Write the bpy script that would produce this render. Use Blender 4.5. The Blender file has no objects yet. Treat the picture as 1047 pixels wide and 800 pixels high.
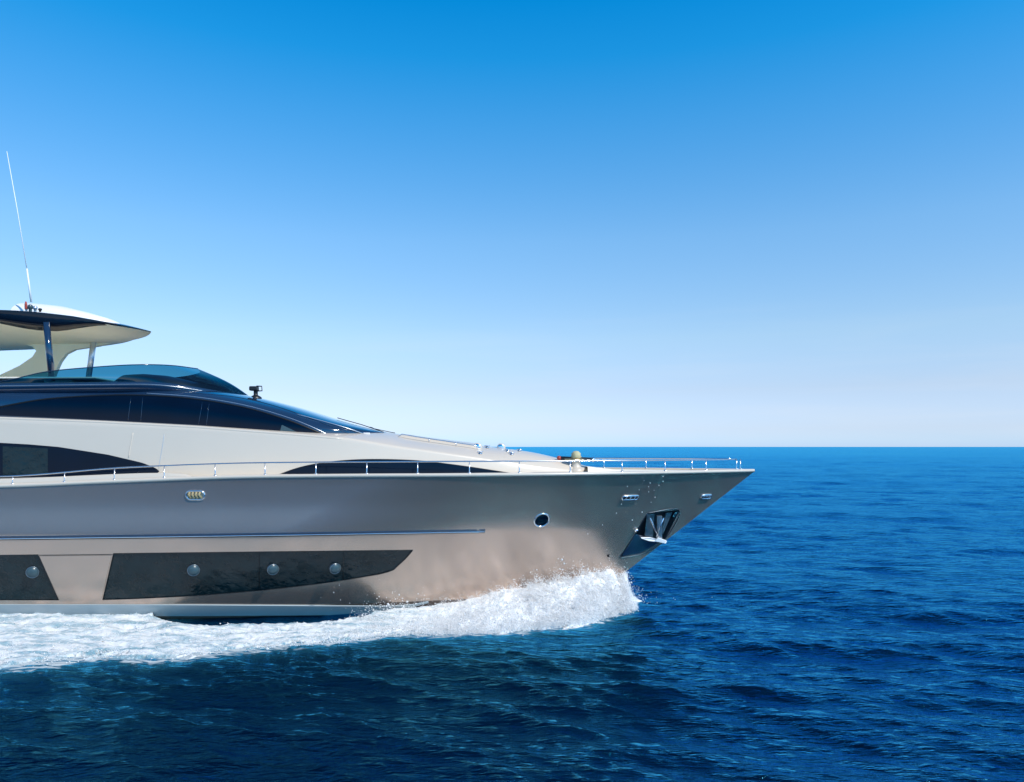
import bpy, bmesh, math, random
import numpy as np
from mathutils import Vector
random.seed(7)
RNG = np.random.default_rng(11)
R = math.radians
scene = bpy.context.scene
COL = scene.collection

# ------------------------------------------------------------------ camera, sky, sun, exposure
H = 4.6            # camera height above the water (a low drone)
F = 760.0          # focal length in reference pixels (1047 wide)
DC = 22.0          # distance from the camera to the yacht's centreline
cam_d = bpy.data.cameras.new('camera'); cam = bpy.data.objects.new('camera', cam_d); COL.objects.link(cam)
cam.location = (0, 0, H); cam.rotation_euler = (R(90), 0, 0)
cam_d.sensor_width = 36; cam_d.lens = F/1047*36; cam_d.shift_y = 57/1047
cam_d.clip_end = 60000; cam_d.clip_start = 0.1
scene.camera = cam

SUN_EL, SUN_AZ = 46.0, 131.0       # azimuth clockwise from +Y: right of the view, a little behind the camera
world = bpy.data.worlds.new('World'); scene.world = world; world.use_nodes = True
wn = world.node_tree.nodes; wl = world.node_tree.links
sky = wn.new('ShaderNodeTexSky'); sky.sky_type = 'NISHITA'; sky.sun_disc = False
sky.sun_elevation = R(SUN_EL); sky.sun_rotation = R(SUN_AZ)
sky.altitude = 0; sky.air_density = 1.0; sky.dust_density = 0.25; sky.ozone_density = 2.2
# grade the clear sky by elevation: deep azure above, pale blue instead of yellow at the horizon
wtc = wn.new('ShaderNodeTexCoord'); wsx = wn.new('ShaderNodeSeparateXYZ'); wl.new(wtc.outputs['Generated'], wsx.inputs[0])
rp = wn.new('ShaderNodeValToRGB'); wl.new(wsx.outputs['Z'], rp.inputs['Fac'])
stops = [(0.0, (.80, 1.19, 2.25)), (.0066, (.85, 1.21, 2.12)), (.0224, (.94, 1.13, 1.80)), (.0748, (1.12, 1.15, 1.45)), (.142, (1.30, 1.41, 1.51)), (.265, (1.07, 1.60, 1.82)),
         (.397, (.44, 1.60, 2.10)), (.463, (.11, 1.57, 2.21)), (.52, (.01, 1.48, 2.23)), (.62, (.15, 1.15, 1.75)), (.75, (.4, .95, 1.3)), (1.0, (.5, .9, 1.15))]
while len(rp.color_ramp.elements) < len(stops): rp.color_ramp.elements.new(.5)
for e, (p_, c_) in zip(rp.color_ramp.elements, stops): e.position = p_
for e, (p_, c_) in zip(rp.color_ramp.elements, stops): e.color = (c_[0]/2.3, c_[1]/2.3, c_[2]/2.3, 1)
hs = wn.new('ShaderNodeVectorMath'); hs.operation = 'MULTIPLY'
hs2 = wn.new('ShaderNodeVectorMath'); hs2.operation = 'SCALE'; hs2.inputs['Scale'].default_value = 2.3
wl.new(rp.outputs['Color'], hs.inputs[1]); wl.new(hs.outputs[0], hs2.inputs[0])
bg = wn['Background']; bg.inputs['Strength'].default_value = 0.105
wl.new(sky.outputs[0], hs.inputs[0])
# very faint cirrus low over the horizon
wmp = wn.new('ShaderNodeMapping'); wmp.inputs['Scale'].default_value = (2.2, 2.2, 26); wmp.inputs['Rotation'].default_value = (R(4), 0, 0); wl.new(wtc.outputs['Generated'], wmp.inputs[0])
wno = wn.new('ShaderNodeTexNoise'); wno.inputs['Scale'].default_value = 1.6; wno.inputs['Detail'].default_value = 7; wno.inputs['Distortion'].default_value = .4; wl.new(wmp.outputs[0], wno.inputs['Vector'])
wmr = wn.new('ShaderNodeMapRange'); wmr.inputs['From Min'].default_value = .48; wmr.inputs['From Max'].default_value = .78; wmr.inputs['To Max'].default_value = .20; wl.new(wno.outputs['Fac'], wmr.inputs['Value'])
wlo = wn.new('ShaderNodeMapRange'); wlo.inputs['From Min'].default_value = .20; wlo.inputs['From Max'].default_value = .05; wl.new(wsx.outputs['Z'], wlo.inputs['Value'])
wmm = wn.new('ShaderNodeMath'); wmm.operation = 'MULTIPLY'; wl.new(wmr.outputs[0], wmm.inputs[0]); wl.new(wlo.outputs[0], wmm.inputs[1])
wmx = wn.new('ShaderNodeMix'); wmx.data_type = 'RGBA'; wmx.inputs['B'].default_value = (7.4, 7.9, 8.6, 1)
wl.new(wmm.outputs[0], wmx.inputs['Factor']); wl.new(hs2.outputs[0], wmx.inputs['A']); wl.new(wmx.outputs['Result'], bg.inputs['Color'])
sun_d = bpy.data.lights.new('sun', 'SUN'); sun = bpy.data.objects.new('sun', sun_d); COL.objects.link(sun)
sun_d.energy = 4.2; sun_d.angle = R(0.53); sun_d.color = (1.0, 0.95, 0.88)
sd = Vector((math.sin(R(SUN_AZ))*math.cos(R(SUN_EL)), math.cos(R(SUN_AZ))*math.cos(R(SUN_EL)), math.sin(R(SUN_EL))))
sun.rotation_euler = sd.to_track_quat('Z', 'Y').to_euler(); sun.location = (30, -10, 40)
vs = scene.view_settings
vs.view_transform = 'Standard'; vs.look = 'None'; vs.exposure = 0.0; vs.gamma = 1.0; vs.use_curve_mapping = False

# ------------------------------------------------------------------ helpers
def curve(pts):
    """monotone cubic through (x, y) points"""
    p = sorted(pts); x = np.array([a for a, b in p], float); y = np.array([b for a, b in p], float)
    h = np.diff(x); d = np.diff(y)/h; m = np.zeros(len(x))
    m[0] = d[0]; m[-1] = d[-1]
    for i in range(1, len(x)-1):
        m[i] = 0 if d[i-1]*d[i] <= 0 else 3*(h[i-1]+h[i])/((2*h[i]+h[i-1])/d[i-1]+(h[i]+2*h[i-1])/d[i])
    def f(t):
        t = np.clip(np.asarray(t, float), x[0], x[-1]); i = np.clip(np.searchsorted(x, t)-1, 0, len(h)-1)
        s = (t-x[i])/h[i]
        return ((1+2*s)*(1-s)**2*y[i]+s*(1-s)**2*h[i]*m[i]+s*s*(3-2*s)*y[i+1]+s*s*(s-1)*h[i]*m[i+1])
    return f

def smooth01(a, b, x):
    t = np.clip((x-a)/(b-a), 0, 1); return t*t*(3-2*t)

def perlin(x, y, z, seed=0):
    xi = np.floor(x).astype(np.int64); yi = np.floor(y).astype(np.int64); zi = np.floor(z).astype(np.int64)
    xf = x-xi; yf = y-yi; zf = z-zi
    u = xf*xf*xf*(xf*(xf*6-15)+10); v = yf*yf*yf*(yf*(yf*6-15)+10); w = zf*zf*zf*(zf*(zf*6-15)+10)
    def g(ix, iy, iz, dx, dy, dz):
        h = (ix*374761393 + iy*668265263 + iz*2147483647 + seed*974711) & 0xffffffff
        h = ((h ^ (h >> 13))*1274126177) & 0xffffffff; h = h ^ (h >> 16)
        a = (h & 1023)/1023*2*np.pi; c = ((h >> 10) & 1023)/511.5-1; s = np.sqrt(np.maximum(0, 1-c*c))
        return s*np.cos(a)*dx+s*np.sin(a)*dy+c*dz
    r = 0
    L = lambda a, b, t: a+(b-a)*t
    x00 = L(g(xi, yi, zi, xf, yf, zf), g(xi+1, yi, zi, xf-1, yf, zf), u)
    x10 = L(g(xi, yi+1, zi, xf, yf-1, zf), g(xi+1, yi+1, zi, xf-1, yf-1, zf), u)
    x01 = L(g(xi, yi, zi+1, xf, yf, zf-1), g(xi+1, yi, zi+1, xf-1, yf, zf-1), u)
    x11 = L(g(xi, yi+1, zi+1, xf, yf-1, zf-1), g(xi+1, yi+1, zi+1, xf-1, yf-1, zf-1), u)
    return L(L(x00, x10, v), L(x01, x11, v), w)*1.6

def fbm(x, y, z, octs=5, seed=0, rough=0.5):
    r = 0; a = 1; s = 0
    for k in range(octs):
        r = r+a*perlin(x*2**k+k*17.3, y*2**k+k*5.1, z*2**k, seed+k); s += a; a *= rough
    return r/s

def setp(o, label=None, cat=None, group=None, kind=None):
    if label: o['label'] = label
    if cat: o['category'] = cat
    if group: o['group'] = group
    if kind: o['kind'] = kind
    return o

BASE = np.array([-6.0, DC, 0.0])       # the yacht's origin, on the waterline
def mesh_np(name, V, Q, mats, parent=None, smooth=True, quads=True, midx=None):
    """mesh from numpy arrays; children of the yacht are stored relative to its origin"""
    V = np.asarray(V, float)
    if parent is not None: V = V-BASE
    me = bpy.data.meshes.new(name); Q = np.asarray(Q, np.int32); n = Q.shape[1]
    me.vertices.add(len(V)); me.vertices.foreach_set('co', V.astype(np.float32).ravel())
    me.loops.add(Q.size); me.loops.foreach_set('vertex_index', Q.ravel())
    me.polygons.add(len(Q)); me.polygons.foreach_set('loop_start', np.arange(0, Q.size, n, dtype=np.int32))
    if not isinstance(mats, (list, tuple)): mats = [mats]
    for m in mats: me.materials.append(m)
    if midx is not None: me.polygons.foreach_set('material_index', np.asarray(midx, np.int32))
    me.polygons.foreach_set('use_smooth', np.full(len(Q), smooth))
    me.update(calc_edges=True); me.validate()
    o = bpy.data.objects.new(name, me); COL.objects.link(o)
    if parent is not None: o.parent = parent
    return o

class MB:
    """collects shapes with arbitrary faces, then links them as one mesh object"""
    def __init__(s): s.v = []; s.f = []; s.s = []
    def add(s, v, f, smooth=True):
        b = len(s.v); s.v += [tuple(map(float, p)) for p in v]; s.f += [tuple(int(i)+b for i in q) for q in f]; s.s += [smooth]*len(f)
    def grid(s, P, closed_u=False, closed_v=False, smooth=True):
        nu, nv = P.shape[:2]; f = []
        for i in range(nu if closed_u else nu-1):
            for j in range(nv if closed_v else nv-1):
                a, b = i, (i+1) % nu; c, d = j, (j+1) % nv
                f.append((a*nv+c, b*nv+c, b*nv+d, a*nv+d))
        s.add(P.reshape(-1, 3), f, smooth)
    def tube(s, pts, r, n=8, caps=True):
        pts = [Vector(p) for p in pts]; rr = r if isinstance(r, (list, tuple)) else [r]*len(pts)
        rings = []; prev = None
        for i, p in enumerate(pts):
            t = (pts[min(i+1, len(pts)-1)]-pts[max(i-1, 0)]).normalized()
            if prev is None: a = t.cross(Vector((0, 0, 1)) if abs(t.z) < .9 else Vector((0, 1, 0))).normalized()
            else: a = (prev-t*prev.dot(t)).normalized()
            prev = a; b = t.cross(a)
            rings.append([p+(a*math.cos(k*2*math.pi/n)+b*math.sin(k*2*math.pi/n))*rr[i] for k in range(n)])
        P = np.array([[list(q) for q in g] for g in rings]); b0 = len(s.v)
        s.grid(P, closed_v=True)
        if caps:
            s.f.append(tuple(b0+k for k in range(n))[::-1]); s.s.append(False)
            e = b0+(len(pts)-1)*n; s.f.append(tuple(e+k for k in range(n))); s.s.append(False)
    def box(s, c, d, rz=0, bev=0.0, ry=0):
        bm = bmesh.new(); bmesh.ops.create_cube(bm, size=1)
        for v in bm.verts: v.co = Vector((v.co.x*d[0], v.co.y*d[1], v.co.z*d[2]))
        if bev: bmesh.ops.bevel(bm, geom=list(bm.edges), offset=bev, segments=2, profile=.5, affect='EDGES')
        from mathutils import Matrix
        M = Matrix.Translation(c) @ Matrix.Rotation(rz, 4, 'Z') @ Matrix.Rotation(ry, 4, 'Y')
        for v in bm.verts: v.co = M @ v.co
        bm.verts.index_update()
        s.add([v.co for v in bm.verts], [[v.index for v in f.verts] for f in bm.faces], False); bm.free()
    def lathe(s, prof, c, axis='Z', n=20):
        """prof: (radius, height) list round an axis through c"""
        P = np.zeros((n, len(prof), 3)); c = np.array(c, float)
        for k in range(n):
            a = k*2*math.pi/n
            for j, (r, h) in enumerate(prof):
                u, w = r*math.cos(a), r*math.sin(a)
                P[k, j] = c+{'Z': (u, w, h), 'X': (h, u, w), 'Y': (u, -h, w)}[axis]
        s.grid(P, closed_u=True)
    def build(s, name, mat, parent=None):
        me = bpy.data.meshes.new(name); off = BASE if parent is not None else np.zeros(3)
        me.from_pydata([tuple(np.array(p)-off) for p in s.v], [], s.f)
        bm = bmesh.new(); bm.from_mesh(me); bmesh.ops.recalc_face_normals(bm, faces=bm.faces); bm.to_mesh(me); bm.free()
        for m in (mat if isinstance(mat, (list, tuple)) else [mat]): me.materials.append(m)
        for p, f in zip(me.polygons, s.s): p.use_smooth = f
        o = bpy.data.objects.new(name, me); COL.objects.link(o)
        if parent is not None: o.parent = parent
        return o

# ------------------------------------------------------------------ materials
def mat(name, base=(.5, .5, .5), rough=.5, metal=0., coat=0., spec=.5, ior=1.45, bump=0., bscale=20, var=0., vscale=3, trans=0., stretch=(1, 1, 1), coat_rough=.03, rvar=0.):
    m = bpy.data.materials.new(name); m.use_nodes = True; nt = m.node_tree; b = nt.nodes['Principled BSDF']
    b.inputs['Base Color'].default_value = (*base, 1); b.inputs['Roughness'].default_value = rough
    b.inputs['Metallic'].default_value = metal; b.inputs['Coat Weight'].default_value = coat; b.inputs['Coat Roughness'].default_value = coat_rough
    b.inputs['Specular IOR Level'].default_value = spec; b.inputs['IOR'].default_value = ior
    b.inputs['Transmission Weight'].default_value = trans
    tc = nt.nodes.new('ShaderNodeTexCoord'); mp = nt.nodes.new('ShaderNodeMapping'); mp.inputs['Scale'].default_value = stretch
    nt.links.new(tc.outputs['Object'], mp.inputs['Vector'])
    def noise(sc, det=5):
        n = nt.nodes.new('ShaderNodeTexNoise'); n.inputs['Scale'].default_value = sc; n.inputs['Detail'].default_value = det
        nt.links.new(mp.outputs[0], n.inputs['Vector']); return n
    if var:
        n = noise(vscale); mx = nt.nodes.new('ShaderNodeMix'); mx.data_type = 'RGBA'
        mx.inputs['A'].default_value = (*[c*(1-var) for c in base], 1); mx.inputs['B'].default_value = (*[min(1, c*(1+var)) for c in base], 1)
        nt.links.new(n.outputs['Fac'], mx.inputs['Factor']); nt.links.new(mx.outputs['Result'], b.inputs['Base Color'])
    if rvar:
        n = noise(vscale*2.3); mr = nt.nodes.new('ShaderNodeMapRange'); mr.inputs['From Min'].default_value = .3; mr.inputs['From Max'].default_value = .7
        mr.inputs['To Min'].default_value = max(0, rough-rvar); mr.inputs['To Max'].default_value = rough+rvar
        nt.links.new(n.outputs['Fac'], mr.inputs['Value']); nt.links.new(mr.outputs[0], b.inputs['Roughness'])
    if bump:
        n = noise(bscale); bp = nt.nodes.new('ShaderNodeBump'); bp.inputs['Strength'].default_value = 1; bp.inputs['Distance'].default_value = bump
        nt.links.new(n.outputs['Fac'], bp.inputs['Height']); nt.links.new(bp.outputs[0], b.inputs['Normal'])
    return m
M = {}
M['hull'] = mat('bronze_metallic_paint', (.60, .465, .385), .27, metal=.82, coat=.05, coat_rough=.12, var=.04, vscale=.8, bump=.0008, bscale=1.1)
M['bottom'] = mat('antifouling_paint', (.10, .07, .055), .6, var=.4, vscale=5, bump=.003)
M['boot'] = mat('pale_boot_stripe', (.34, .40, .42), .25, coat=.3, var=.05)
M['white'] = mat('cream_gelcoat', (.60, .525, .435), .28, coat=.4, var=.02, vscale=1.2, bump=.0012, bscale=1.5)
M['cream'] = mat('cream_headliner', (.93, .82, .60), .5, var=.05, vscale=2)
M['deck'] = mat('deck_nonslip', (.84, .76, .62), .7, var=.06, vscale=6, bump=.0008, bscale=200)
M['navy'] = mat('navy_gloss_paint', (.008, .026, .062), .10, coat=1.0, spec=.8, var=.1, vscale=2, bump=.0015, bscale=1.3)
M['glass_dark'] = mat('black_window_glass', (.0006, .005, .016), .05, spec=.25, var=.3, vscale=1.3, bump=.0008, bscale=1.7)
M['glass_hull'] = mat('hull_window_glass', (.006, .017, .021), .07, spec=.5, var=.6, vscale=2.2, bump=.055, bscale=2.6, rvar=.04)  # base colour is mottled to imitate broken water reflections in the glass
M['rubber'] = mat('black_seal', (.006, .006, .007), .45)
M['chrome'] = mat('polished_steel', (.80, .82, .84), .12, metal=1., bump=.0004, bscale=60)
M['brushed'] = mat('brushed_steel', (.62, .66, .70), .3, metal=.9)
M['pocket'] = mat('anchor_pocket_steel', (.05, .075, .10), .35, metal=.5, var=.4, vscale=4, bump=.004, bscale=10)
M['black'] = mat('black_plastic', (.012, .014, .018), .4, var=.2, vscale=8)
M['rope'] = mat('mooring_rope', (.42, .33, .18), .9, var=.5, vscale=60, bump=.01, bscale=80)
M['red'] = mat('red_plastic', (.35, .05, .03), .4)
M['plate'] = mat('worn_steel_plate', (.16, .22, .26), .35, metal=.7, var=.5, vscale=9, bump=.003, bscale=30)
M['brass'] = mat('brass', (.55, .40, .20), .35, metal=.8, var=.3, vscale=20)
M['black_gloss'] = mat('black_gloss_paint', (.003, .006, .014), .15, coat=.3, spec=.3)
M['olive'] = mat('canvas_cover', (.46, .43, .26), .8, var=.3, vscale=14, bump=.01, bscale=30)
M['white_plastic'] = mat('white_plastic', (.8, .8, .8), .35)

def glass_tint():
    m = bpy.data.materials.new('teal_tinted_glass'); m.use_nodes = True; nt = m.node_tree; nt.nodes.clear()
    out = nt.nodes.new('ShaderNodeOutputMaterial'); tr = nt.nodes.new('ShaderNodeBsdfTransparent'); tr.inputs[0].default_value = (.06, .29, .42, 1)
    gl = nt.nodes.new('ShaderNodeBsdfGlossy'); gl.inputs['Roughness'].default_value = .04
    fr = nt.nodes.new('ShaderNodeFresnel'); fr.inputs['IOR'].default_value = 1.9
    mx = nt.nodes.new('ShaderNodeMixShader')
    nt.links.new(fr.outputs[0], mx.inputs[0]); nt.links.new(tr.outputs[0], mx.inputs[1]); nt.links.new(gl.outputs[0], mx.inputs[2]); nt.links.new(mx.outputs[0], out.inputs[0])
    return m
M['tint'] = glass_tint()

def water_mat():
    m = bpy.data.materials.new('sea_water'); m.use_nodes = True; nt = m.node_tree; N = nt.nodes; L = nt.links
    N.remove(N['Principled BSDF']); out = N['Material Output']
    df = N.new('ShaderNodeBsdfDiffuse'); gl = N.new('ShaderNodeBsdfGlossy'); gl.inputs['Color'].default_value = (.09, .62, 1.0, 1)
    fr = N.new('ShaderNodeFresnel'); fr.inputs['IOR'].default_value = 1.36
    f1 = N.new('ShaderNodeMath'); f1.operation = 'MULTIPLY'; f1.inputs[1].default_value = 1.95; L.new(fr.outputs[0], f1.inputs[0])
    f2 = N.new('ShaderNodeMath'); f2.operation = 'MINIMUM'; f2.inputs[1].default_value = .84; L.new(f1.outputs[0], f2.inputs[0])
    f3 = N.new('ShaderNodeMath'); f3.operation = 'MULTIPLY'; L.new(f2.outputs[0], f3.inputs[0])
    ms = N.new('ShaderNodeMixShader'); L.new(f3.outputs[0], ms.inputs[0]); L.new(df.outputs[0], ms.inputs[1]); L.new(gl.outputs[0], ms.inputs[2]); L.new(ms.outputs[0], out.inputs['Surface'])
    tc = N.new('ShaderNodeTexCoord')
    def mapping(rot, sc):
        mp = N.new('ShaderNodeMapping'); mp.inputs['Rotation'].default_value = (0, 0, rot); mp.inputs['Scale'].default_value = sc
        L.new(tc.outputs['Object'], mp.inputs['Vector']); return mp
    def noise(mp, sc, det=4, dist=0.0):
        n = N.new('ShaderNodeTexNoise'); n.inputs['Scale'].default_value = sc; n.inputs['Detail'].default_value = det; n.inputs['Distortion'].default_value = dist
        L.new(mp.outputs[0], n.inputs['Vector']); return n
    # body colour: slow drift between two deep blues
    n0 = noise(mapping(0, (1, 1, 1)), .06, 3)
    mx = N.new('ShaderNodeMix'); mx.data_type = 'RGBA'
    mx.inputs['A'].default_value = (.0001, .0012, .005, 1); mx.inputs['B'].default_value = (.0001, .003, .011, 1)
    L.new(n0.outputs['Fac'], mx.inputs['Factor'])
    # lacy foam, driven by the foam amount stored on the sheet
    at = N.new('ShaderNodeAttribute'); at.attribute_name = 'foam'
    n1 = noise(mapping(R(-14), (1, 2.6, 1)), 2.6, 8, .6)
    ad = N.new('ShaderNodeMath'); ad.operation = 'ADD'; L.new(at.outputs['Fac'], ad.inputs[0]); L.new(n1.outputs['Fac'], ad.inputs[1])
    mr = N.new('ShaderNodeMapRange'); mr.inputs['From Min'].default_value = 1.0; mr.inputs['From Max'].default_value = 1.15; L.new(ad.outputs[0], mr.inputs['Value'])
    tq = N.new('ShaderNodeMix'); tq.data_type = 'RGBA'; tq.inputs['B'].default_value = (.02, .13, .20, 1); L.new(at.outputs['Fac'], tq.inputs['Factor']); L.new(mx.outputs['Result'], tq.inputs['A'])
    fx = N.new('ShaderNodeMix'); fx.data_type = 'RGBA'; fx.inputs['B'].default_value = (.46, .52, .54, 1)
    L.new(mr.outputs[0], fx.inputs['Factor']); L.new(tq.outputs['Result'], fx.inputs['A']); L.new(fx.outputs['Result'], df.inputs['Color'])
    iv = N.new('ShaderNodeMath'); iv.operation = 'SUBTRACT'; iv.inputs[0].default_value = 1; L.new(mr.outputs[0], iv.inputs[1]); L.new(iv.outputs[0], f3.inputs[1])
    # roughness: wind-ruffled patches far out, foam
    n2 = noise(mapping(R(4), (.35, 1, 1)), .03, 5)
    rr = N.new('ShaderNodeMapRange'); rr.inputs['From Min'].default_value = .35; rr.inputs['From Max'].default_value = .65; rr.inputs['To Min'].default_value = .05; rr.inputs['To Max'].default_value = .16
    L.new(n2.outputs['Fac'], rr.inputs['Value'])
    rf = N.new('ShaderNodeMix'); rf.data_type = 'FLOAT'; rf.inputs['B'].default_value = .8
    L.new(mr.outputs[0], rf.inputs['Factor']); L.new(rr.outputs[0], rf.inputs['A']); L.new(rf.outputs['Result'], gl.inputs['Roughness'])
    # ripples
    c = R(23)
    prev = None
    for rot, sc, scale, dist, det in ((c, (.45, 1, 1), 1.4, .09, 4), (c+.25, (.30, 1, 1), 4.2, .085, 6), (c-.3, (.35, 1, 1), 13, .030, 4)):
        n = noise(mapping(rot, sc), scale, det, .3); bp = N.new('ShaderNodeBump'); bp.inputs['Distance'].default_value = dist; bp.inputs['Strength'].default_value = 1
        L.new(n.outputs['Fac'], bp.inputs['Height'])
        if prev: L.new(prev.outputs[0], bp.inputs['Normal'])
        prev = bp
    for q_ in (df, gl, fr): L.new(prev.outputs[0], q_.inputs['Normal'])
    return m
M['water'] = water_mat()

def foam_mat():
    m = mat('foam', (.80, .81, .815), .8, spec=.1, bump=.02, bscale=12, var=.22, vscale=2.4, stretch=(.45, 1.5, 1))
    b = m.node_tree.nodes['Principled BSDF']; nt = m.node_tree; N = nt.nodes; L = nt.links
    src = b.inputs['Base Color'].links[0].from_socket
    at = N.new('ShaderNodeAttribute'); at.attribute_name = 'thin'                 # 0 fresh and thick, 1 old thin wash
    tc = N.new('ShaderNodeTexCoord'); mp = N.new('ShaderNodeMapping'); mp.inputs['Scale'].default_value = (.55, 2.0, 1); mp.inputs['Rotation'].default_value = (0, 0, R(-9)); L.new(tc.outputs['Object'], mp.inputs[0])
    n = N.new('ShaderNodeTexNoise'); n.inputs['Scale'].default_value = 2.0; n.inputs['Detail'].default_value = 9; n.inputs['Roughness'].default_value = .62; n.inputs['Distortion'].default_value = .8; L.new(mp.outputs[0], n.inputs['Vector'])
    mr = N.new('ShaderNodeMapRange'); mr.inputs['From Min'].default_value = .44; mr.inputs['From Max'].default_value = .60; L.new(n.outputs['Fac'], mr.inputs['Value'])
    mu = N.new('ShaderNodeMath'); mu.operation = 'MULTIPLY'; L.new(mr.outputs[0], mu.inputs[0]); L.new(at.outputs['Fac'], mu.inputs[1])
    m1 = N.new('ShaderNodeMix'); m1.data_type = 'RGBA'; m1.inputs['B'].default_value = (.60, .62, .62, 1); L.new(at.outputs['Fac'], m1.inputs['Factor']); L.new(src, m1.inputs['A'])
    m2 = N.new('ShaderNodeMix'); m2.data_type = 'RGBA'; m2.inputs['B'].default_value = (.17, .30, .36, 1); L.new(mu.outputs[0], m2.inputs['Factor']); L.new(m1.outputs['Result'], m2.inputs['A']); L.new(m2.outputs['Result'], b.inputs['Base Color'])
    b.inputs['Subsurface Weight'].default_value = .6; b.inputs['Subsurface Radius'].default_value = (.06, .07, .08); b.inputs['Subsurface Scale'].default_value = 1.0
    return m
M['foam'] = foam_mat()

# ------------------------------------------------------------------ yacht surfaces as half-breadth functions
Cdeck = curve([(-21, 3.50), (-13, 3.60), (-10, 3.72), (-6.5, 3.84), (-3, 3.87), (2, 3.88), (7.2, 3.89)])
Cbeam = curve([(-0.85, 1.6), (0.3, 2.34), (0.62, 2.455), (1.5, 2.765), (2.1, 2.985), (2.29, 3.045), (2.36, 3.06), (2.46, 3.068), (3.0, 3.085), (3.6, 3.17), (3.9, 3.24)])
def stem(z): return 7.2-(3.89-np.asarray(z))*1.28-0.06*np.maximum(0, .9-np.asarray(z))**2
def hull_h(X, z):
    zc = np.clip(z, -.85, 3.9); v = (zc+.85)/4.75
    Lg = 13.5-3.2*v; p = 1.45+.5*v
    s = np.clip((stem(zc)-X)/Lg, 0, 1)
    return Cbeam(zc)*(1-(1-s)**p)

Cwb = curve([(-21, 2.45), (-12, 2.5), (-8, 2.45), (-5, 2.28), (-2.5, 1.9), (-.5, 1.45), (1, .95), (2.2, .38), (2.75, .02)])
def fix_ridge(pts, inset=.94):
    out = []
    for px, py in pts:
        X = -5.
        for _ in range(30): Y = DC-float(Cwb(X))*inset; X = (px-523.5)/F*Y
        out.append((X, H-(py-457)/F*Y))
    out.insert(0, (-21, out[0][1]+.15)); return curve(out)
Czr = fix_ridge([(0, 427), (100, 431), (200, 436), (300, 443.5), (350, 448), (400, 456), (450, 463), (500, 470), (550, 477), (590, 481), (614, 483.5)])
def cpt(px, py, Y=DC): return ((px-523.5)/F*Y, Y, H-(py-457)/F*Y)
Czc = curve([(-21, 5.6), (-12, 5.5), (-8, 5.28), (-5, 5.12)]+[(cpt(a, b)[0], cpt(a, b)[2]) for a, b in ((402, 443), (420, 447), (460, 452.5), (500, 457), (540, 462), (570, 468.5), (600, 477), (617, 483))])
def house_h(X, z):
    zd = Cdeck(X); t = np.clip((z-zd)/np.maximum(Czr(X)-zd, .02), 0, 1.2)
    return Cwb(X)*(1-.06*t**1.5)
def house_top(X, y):       # height of the crowned top at breadth y
    s = np.clip(np.abs(y)/np.maximum(Cwb(X)*.94, .01), 0, 1)
    return Czr(X)+(Czc(X)-Czr(X))*(1-s**2.2)

Cwk = curve([(-21, 2.12), (-12, 2.2), (-8, 2.14), (-6, 1.98), (-5, 1.76), (-4.4, 1.42), (-3.9, .9), (-3.6, .42), (-3.48, .02)])
CzcB = curve([(-21, 6.42), (-14, 6.46), (-10, 6.44), (-8.8, 6.30), (-7.57, 6.07), (-6.46, 5.80), (-5, 5.36), (-4.1, 5.12), (-3.48, 4.98)])
EXA, EXB = 3.2, 2.6
def wheel_zk(X): return house_top(X, Cwk(X))-.03
def wheel_h(X, z):
    zk = wheel_zk(X); q = np.clip((z-zk)/np.maximum(CzcB(X)-zk, .02), 0, 1)
    return Cwk(X)*(1-q**EXA)**(1/EXB)

def surf_pt(surf, px, py):
    X, z, Y = -3., 3., 19.5
    for _ in range(80):
        Yn = DC-float(surf(X, z)); Y = Y*.5+Yn*.5; X = (px-523.5)/F*Y; z = H-(py-457)/F*Y
    return np.array([X, Y, z])
def surf_n(surf, X, z):
    e = .02; hx = (surf(X+e, z)-surf(X-e, z))/(2*e); hz = (surf(X, z+e)-surf(X, z-e))/(2*e)
    n = np.array([-float(hx), -1., -float(hz)]); return n/np.linalg.norm(n)

def resample(pts, n):
    p = np.array(pts, float); d = np.r_[0, np.cumsum(np.hypot(*np.diff(p, axis=0).T))]
    t = np.linspace(0, d[-1], n); return np.c_[np.interp(t, d, p[:, 0]), np.interp(t, d, p[:, 1])]
def spl(pts, n=60):
    """Catmull-Rom through pixel or world points"""
    P = np.array(pts, float); P = np.vstack([2*P[0]-P[1], P, 2*P[-1]-P[-2]]); out = []
    m = len(P)-3
    for t in np.linspace(0, m-1e-6, n):
        i = int(t); s = t-i; a, b, c, d = P[i:i+4]
        out.append(.5*((2*b)+(c-a)*s+(2*a-5*b+4*c-d)*s*s+(3*b-a-3*c+d)*s**3))
    return np.array(out)
def strip_pts(surf, up, lo, nx, ny, off):
    U, Lo = resample(up, nx), resample(lo, nx); P = np.zeros((nx, ny, 3)); Nn = np.zeros((nx, ny, 3))
    for i in range(nx):
        for j in range(ny):
            a = U[i]*(1-j/(ny-1))+Lo[i]*j/(ny-1); p = surf_pt(surf, *a); n = surf_n(surf, p[0], p[2]); P[i, j] = p+n*off; Nn[i, j] = n
    return P, Nn
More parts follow.
